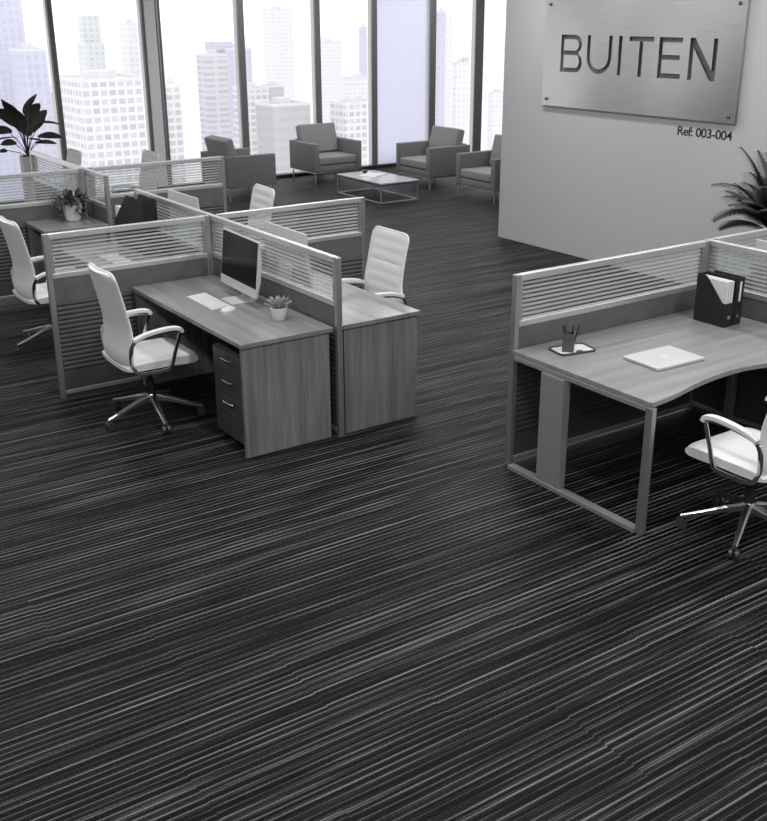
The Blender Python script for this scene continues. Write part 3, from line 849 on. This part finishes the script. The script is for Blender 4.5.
t = thing('palm_plant', 'dark palm with feathery fronds against the grey wall at right edge', 'potted plant', (7.62, 5.39, 0))
MB().lathe([(.14, 0), (.145, .01), (.19, .50), (.175, .50), (.17, .46)], n=28).build('planter', M['pot_grey'], t, smooth=True)
MB().lathe([(.168, .45), (.168, .47)], n=20).build('soil', M['soil'], t)
MB().tube([(0, 0, .45), (.01, 0, .7), (0, .01, .85)], [.03, .025, .02], 10).build('trunk', M['leaf_mid'], t, smooth=True)
random.seed(9)
def frond(ang, elev, L, droop):
    m = MB()
    d = Vector((math.cos(ang) * math.cos(elev), math.sin(ang) * math.cos(elev), math.sin(elev)))
    p = Vector((0, 0, .80)); pts = [p.copy()]; ds = [d.copy()]
    n = 16
    for i in range(n):
        d = (d + Vector((0, 0, -droop * (i / n) ** 1.2 / n * 2.2)) + Vector((math.cos(ang), math.sin(ang), 0)) * (droop * .6 / n)).normalized()
        p = p + d * (L / n); pts.append(p.copy()); ds.append(d.copy())
    m.tube(pts, [.006 * (1 - i / (n + 2)) + .0012 for i in range(n + 1)], 5)
    for i in range(3, n + 1):
        for j in (0, .5):
            if i == n and j: continue
            q = pts[i] if not j else (pts[i] + pts[i + 1]) / 2
            dd = ds[i]; sd = dd.cross(Vector((0, 0, 1))).normalized()
            s_ = i / n; ll = .16 * math.sin(PI * min(.97, .18 + s_ * .78)) + .03
            for k in (-1, 1):
                leaf_bm(m, q, dd * .85 + sd * k * .75 + Vector((0, 0, .12)), ll, .02, .7, 3, 0, .1)
    return m
random.seed(21)
fl = [(150, 60, .62, 1.7), (128, 72, .72, 1.2), (150, 42, .50, 1.3), (118, 80, .80, .6), (100, 84, .72, .5), (60, 78, .74, .6), (-40, 82, .82, .5), (200, 70, .66, .8), (-60, 75, .74, .8)]
fl += [(random.uniform(0, 360), random.uniform(45, 80), random.uniform(.5, .66), random.uniform(.5, 1.0)) for _ in range(22)]
fl += [(random.uniform(-100, 80), random.uniform(20, 50), random.uniform(.4, .5), 1.0) for _ in range(6)]
for k, (a_, e, L, dr) in enumerate([(R(q[0]), q[1], q[2], q[3]) for q in fl]):
    frond(a_, R(e), L * .98, dr).build('frond', M['leaf_dark'], t, smooth=False)

# ------------------------------------------------------------------ lounge
def make_armchair():
    """faces -y, centre of footprint at origin"""
    t = thing('armchair', 'x', 'armchair')
    W, D = .44, .39
    for s_ in (-1, 1):
        x0, x1 = sorted((s_ * W, s_ * (W - .095)))
        MB().rbox(x0, x1, -D, D, .19, .63, .012, 3).build('armrest', M['armchair'], t, smooth=True)
    MB().rbox(-W + .097, W - .097, -D + .012, D - .01, .19, .295, .012, 2).build('seat_base', M['armchair'], t, smooth=True)
    MB().rbox(-W + .097, W - .097, D - .10, D, .295, .64, .012, 2).build('back_panel', M['armchair'], t, smooth=True)
    MB().rbox(-W + .100, W - .100, -D + .004, D - .13, .298, .42, .025, 4).build('seat_cushion', M['armchair_c'], t, smooth=True)
    b_ = MB().rbox(-W + .105, W - .105, -.075, .075, 0, .45, .03, 4)
    b_.xf(Matrix.Translation((0, D - .195, .42)) @ Matrix.Rotation(R(-14), 4, 'X')); b_.build('back_cushion', M['armchair_c'], t, smooth=True)
    fr = MB()
    fr.box(-W + .03, W - .03, -D + .03, -D + .055, .172, .19).box(-W + .03, W - .03, D - .055, D - .03, .172, .19)
    fr.box(-W + .03, -W + .055, -D + .055, D - .055, .172, .19).box(W - .055, W - .03, -D + .055, D - .055, .172, .19)
    fr.build('under_frame', M['alu'], t)
    for sx_ in (-1, 1):
        for sy in (-1, 1):
            x, y = sx_ * (W - .042), sy * (D - .042)
            MB().tube([(x, y, 0), (x, y, .172)], .012, 10).build('leg', M['alu_z'], t, smooth=True)
    return t
ac = make_armchair(); ac['group'] = 'grey lounge armchairs'
ac.location = (8.93, 14.72, 0); ac['label'] = 'grey armchair facing us before the windows, behind the coffee table'
dup(ac, (7.10, 14.18, 0), 90, 'grey armchair at left seen from its side and back, tilted back cushion showing')
dup(ac, (10.03, 13.33, 0), -90, 'grey armchair before the white frosted pane, right of the coffee table')
dup(ac, (10.02, 11.80, 0), -90, 'grey armchair partly hidden by the grey sign wall')

t = thing('coffee_table', 'low coffee table with pale stone top and thin steel frame between the armchairs', 'coffee table', (8.745, 12.97, 0))
MB().rbox(-.335, .335, -.585, .585, .262, .285, .004, 2).build('table_top', M['stone'], t)
MB().box(-.33, .33, -.58, .58, .245, .2615).build('apron', M['black_plastic'], t)
for sx_ in (-1, 1):
    for sy in (-1, 1):
        MB().box(sx_ * .32 - .009, sx_ * .32 + .009, sy * .57 - .009, sy * .57 + .009, 0, .245).build('leg', M['alu_z'], t)
    MB().box(sx_ * .32 - .008, sx_ * .32 + .008, -.561, .561, 0, .016).build('floor_rail', M['alu'], t)
for sy in (-1, 1):
    MB().box(-.311, .311, sy * .57 - .008, sy * .57 + .008, 0, .016).build('floor_rail', M['alu'], t)
t = thing('magazine', 'open white magazine lying on the coffee table', 'magazine', (8.78, 13.12, .285), 25)
for s_ in (-1, 1):
    pts = [(0, 0), (s_ * .03, 0), (s_ * .11, 0), (s_ * .2, 0), (s_ * .2, .004), (s_ * .11, .012), (s_ * .04, .016), (0, .006)]
    MB().prism(pts if s_ > 0 else pts[::-1], -.14, .14, axis=1).build('page', M['paper'], t)
t = thing('small_bowl', 'small dark bowl on the far side of the coffee table', 'bowl', (8.80, 13.38, .285))
MB().lathe([(.025, 0), (.05, .03), (.055, .045), (.049, .045), (.03, .012)], n=20).build('bowl_body', M['cup'], t, smooth=True)

# ------------------------------------------------------------------ city outside
K = 4.0
FW = [mat_facade('hazed_white_grid_facade', (.80, .80, .81), (.54, .55, .56), 3.1, 2.9, .72, .6),  # facade and window colours paled to carry the distant haze
      mat_facade('hazed_grey_banded_facade', (.72, .72, .74), (.56, .56, .60), 60, 3.2, .97, .5),
      mat_facade('lilac_haze_glass_facade', (.68, .68, .78), (.60, .60, .72), 3.0, 3.4, .6, .7),
      mat_facade('hazed_green_facade', (.76, .79, .79), (.62, .65, .65), 4.0, 3.6, .5, .6),
      mat_facade('hazed_white_fine_facade', (.84, .84, .86), (.72, .72, .77), 3.4, 3.4, .55, .5),
      mat_facade('hazed_plain_grey_facade', (.58, .58, .59), (.53, .53, .55), 6.0, 4.0, .8, .4)]
roofm = plain('pale_roof', .78, .8, var=.05, nscale=.3)
BASE = -170
def building(x0, x1, D, zt, style, label, depth=60, crown=None, roof=True):
    wd = x1 - x0
    if x0 > 31.3:
        depth = min(depth, K * D * .3 * wd / x0); x0 += .3 * wd
    X0, X1, Y0, Z = x0 * K, x1 * K, D * K, (zt - 2.6) * K + 2.6
    t = thing('tower_building', label, 'building', ((X0 + X1) / 2, Y0, BASE), 0, 'city buildings outside the windows')
    hw = (X1 - X0) / 2; h = Z - BASE
    MB().box(-hw, hw, 0, depth, 0, h).build('facade', FW[style], t)
    if roof:
        m = MB(); m.box(-hw, hw, 0, .8, h, h + 1.1).box(-hw, hw, depth - .8, depth, h, h + 1.1).box(-hw, -hw + .8, .8, depth - .8, h, h + 1.1).box(hw - .8, hw, .8, depth - .8, h, h + 1.1)
        m.build('parapet', roofm, t)
        MB().box(-hw * .45, hw * .3, depth * .35, depth * .6, h, h + 3.2).build('plant_room', roofm, t)
    if crown:
        c0, c1, ch_, st = crown
        MB().box(c0 * K - (X0 + X1) / 2, c1 * K - (X0 + X1) / 2, depth * .12, depth * .7, h, h + ch_ * K).build('crown', FW[st], t)
    return t
building(31.1 - 6, 35.7, 120, 6, 2, 'pale lilac tower filling the leftmost window', 40)
building(31.5, 35.2, 112, -1.4, 2, 'lower lilac block at the foot of the leftmost tower', 20)
building(50.0, 53.7, 170, -9.3, 4, 'low pale block behind the tall plant leaves', 40)
building(45.5, 50.6, 150, -8.1, 5, 'plain grey block just right of the first thin mullion', 40)
building(61.2, 65.7, 178, -2.8, 3, 'pale green stepped tower with slim top, second window', 40, crown=(62.7, 65.6, 4.4, 3))
building(61.7, 65.1, 160, 0.3, 4, 'slim pale tower beside the wide window column', 30)
building(30.9, 37.3, 90, -3.2, 0, 'white block with a large grid of square windows, second window', 30)
building(42.3, 44.2, 100, -4.5, 0, 'narrow white gridded block just right of the wide column', 30)
building(64.6, 69.3, 140, -3.6, 1, 'grey horizontally banded tower in the third window', 26)
building(72.2, 78.3, 150, -3.2, 2, 'lilac tower joined behind the banded grey tower', 40, crown=(72.0, 75.4, 1.1, 2))
building(118.0, 125.6, 220, 2.2, 4, 'very tall white tower in the window left of the facing armchair', 50)
building(68.0, 71.4, 128, -7.2, 5, 'grey flat block at the foot of the tall white tower', 30)
building(52.4, 58.9, 100, -7.0, 5, 'wide low grey block behind the left armchair gap', 30)
building(55.8, 60.5, 112, -6.2, 0, 'white stepped block above the wide low grey one', 20)
building(138.1, 144.7, 230, -5.3, 4, 'pale distant block behind the mullion right of the tall white tower', 40)
building(169.5, 172.2, 260, -2.4, 2, 'slender far lilac tower left of the frosted pane', 20)
building(58.3, 64.3, 95, -6.8, 0, 'low white block with grey windows behind the facing armchair', 25)
building(106.6, 113.9, 170, -9.7, 4, 'low pale block left of the frosted pane further back', 40)
building(113.2, 115.3, 150, 1.9, 2, 'tall thin lilac tower right of the frosted pane', 20)
building(130.7, 132.1, 170, 0.7, 4, 'tall thin pale tower next to the thin lilac one', 20)
building(101.2, 104.4, 130, -5.3, 4, 'pale banded block in the narrow window before the last mullion', 24, crown=(103.6, 104.4, .9, 2))
building(125.0, 129.0, 150, -11.8, 4, 'low pale block beside the edge of the sign wall', 30)
b = MB().box(-300, 4000, 20, 6000, BASE - 2, BASE); struct(b.build('ground', M['ground']))

# ------------------------------------------------------------------ light
def area(name, loc, rot, sx_, sy, power):
    l = bpy.data.lights.new(name, 'AREA'); l.shape = 'RECTANGLE'; l.size = sx_; l.size_y = sy; l.energy = power
    o_ = bpy.data.objects.new(name, l); COL.objects.link(o_); o_.location = loc; o_.rotation_euler = rot
    return o_
for x in (.2, 2.6, 5.0, 7.2):
    for y in (-1.0, 2.2, 5.4, 8.6):
        area('unseen_ceiling_light', (x, y, CH - .02), (0, 0, 0), .3, 1.3, 40)
for x in (8.4, 11.4):
    for y in (11.6, 14.0):
        area('unseen_ceiling_light', (x, y, CH - .02), (0, 0, 0), .3, 1.3, 40)  # unseen lamps added to brighten the armchairs and lounge carpet
w = bpy.data.worlds.new('overcast_sky'); sc.world = w; w.use_nodes = True
nt = w.node_tree; bg = nt.nodes['Background']; bg.inputs[0].default_value = (.985, .985, 1.0, 1); bg.inputs[1].default_value = 1.5

# ------------------------------------------------------------------ camera
cam = bpy.data.cameras.new('camera'); co = bpy.data.objects.new('camera', cam); COL.objects.link(co)
F_PX, PITCH, ROLL, YAW = 1051.816, R(20.960), R(-.2205), R(55.716)
Fv = Vector((math.cos(PITCH) * math.cos(YAW), math.cos(PITCH) * math.sin(YAW), -math.sin(PITCH)))
R0 = Vector((math.sin(YAW), -math.cos(YAW), 0)); U0 = R0.cross(Fv)
Rv = math.cos(ROLL) * R0 + math.sin(ROLL) * U0; Uv = -math.sin(ROLL) * R0 + math.cos(ROLL) * U0
co.matrix_world = Matrix(((Rv.x, Uv.x, -Fv.x, 0), (Rv.y, Uv.y, -Fv.y, 0), (Rv.z, Uv.z, -Fv.z, 2.6), (0, 0, 0, 1)))
cam.sensor_fit = 'HORIZONTAL'; cam.sensor_width = 36; cam.lens = F_PX / 767 * 36
cam.clip_end = 10000; cam.clip_start = .05
sc.camera = co
sc.view_settings.view_transform = 'Standard'; sc.view_settings.look = 'None'
sc.view_settings.exposure = 0; sc.view_settings.gamma = 1; sc.view_settings.use_curve_mapping = False
sc.cycles.use_denoising = True
sc.cycles.max_bounces = 10; sc.cycles.transparent_max_bounces = 24
sc.cycles.sample_clamp_indirect = 4
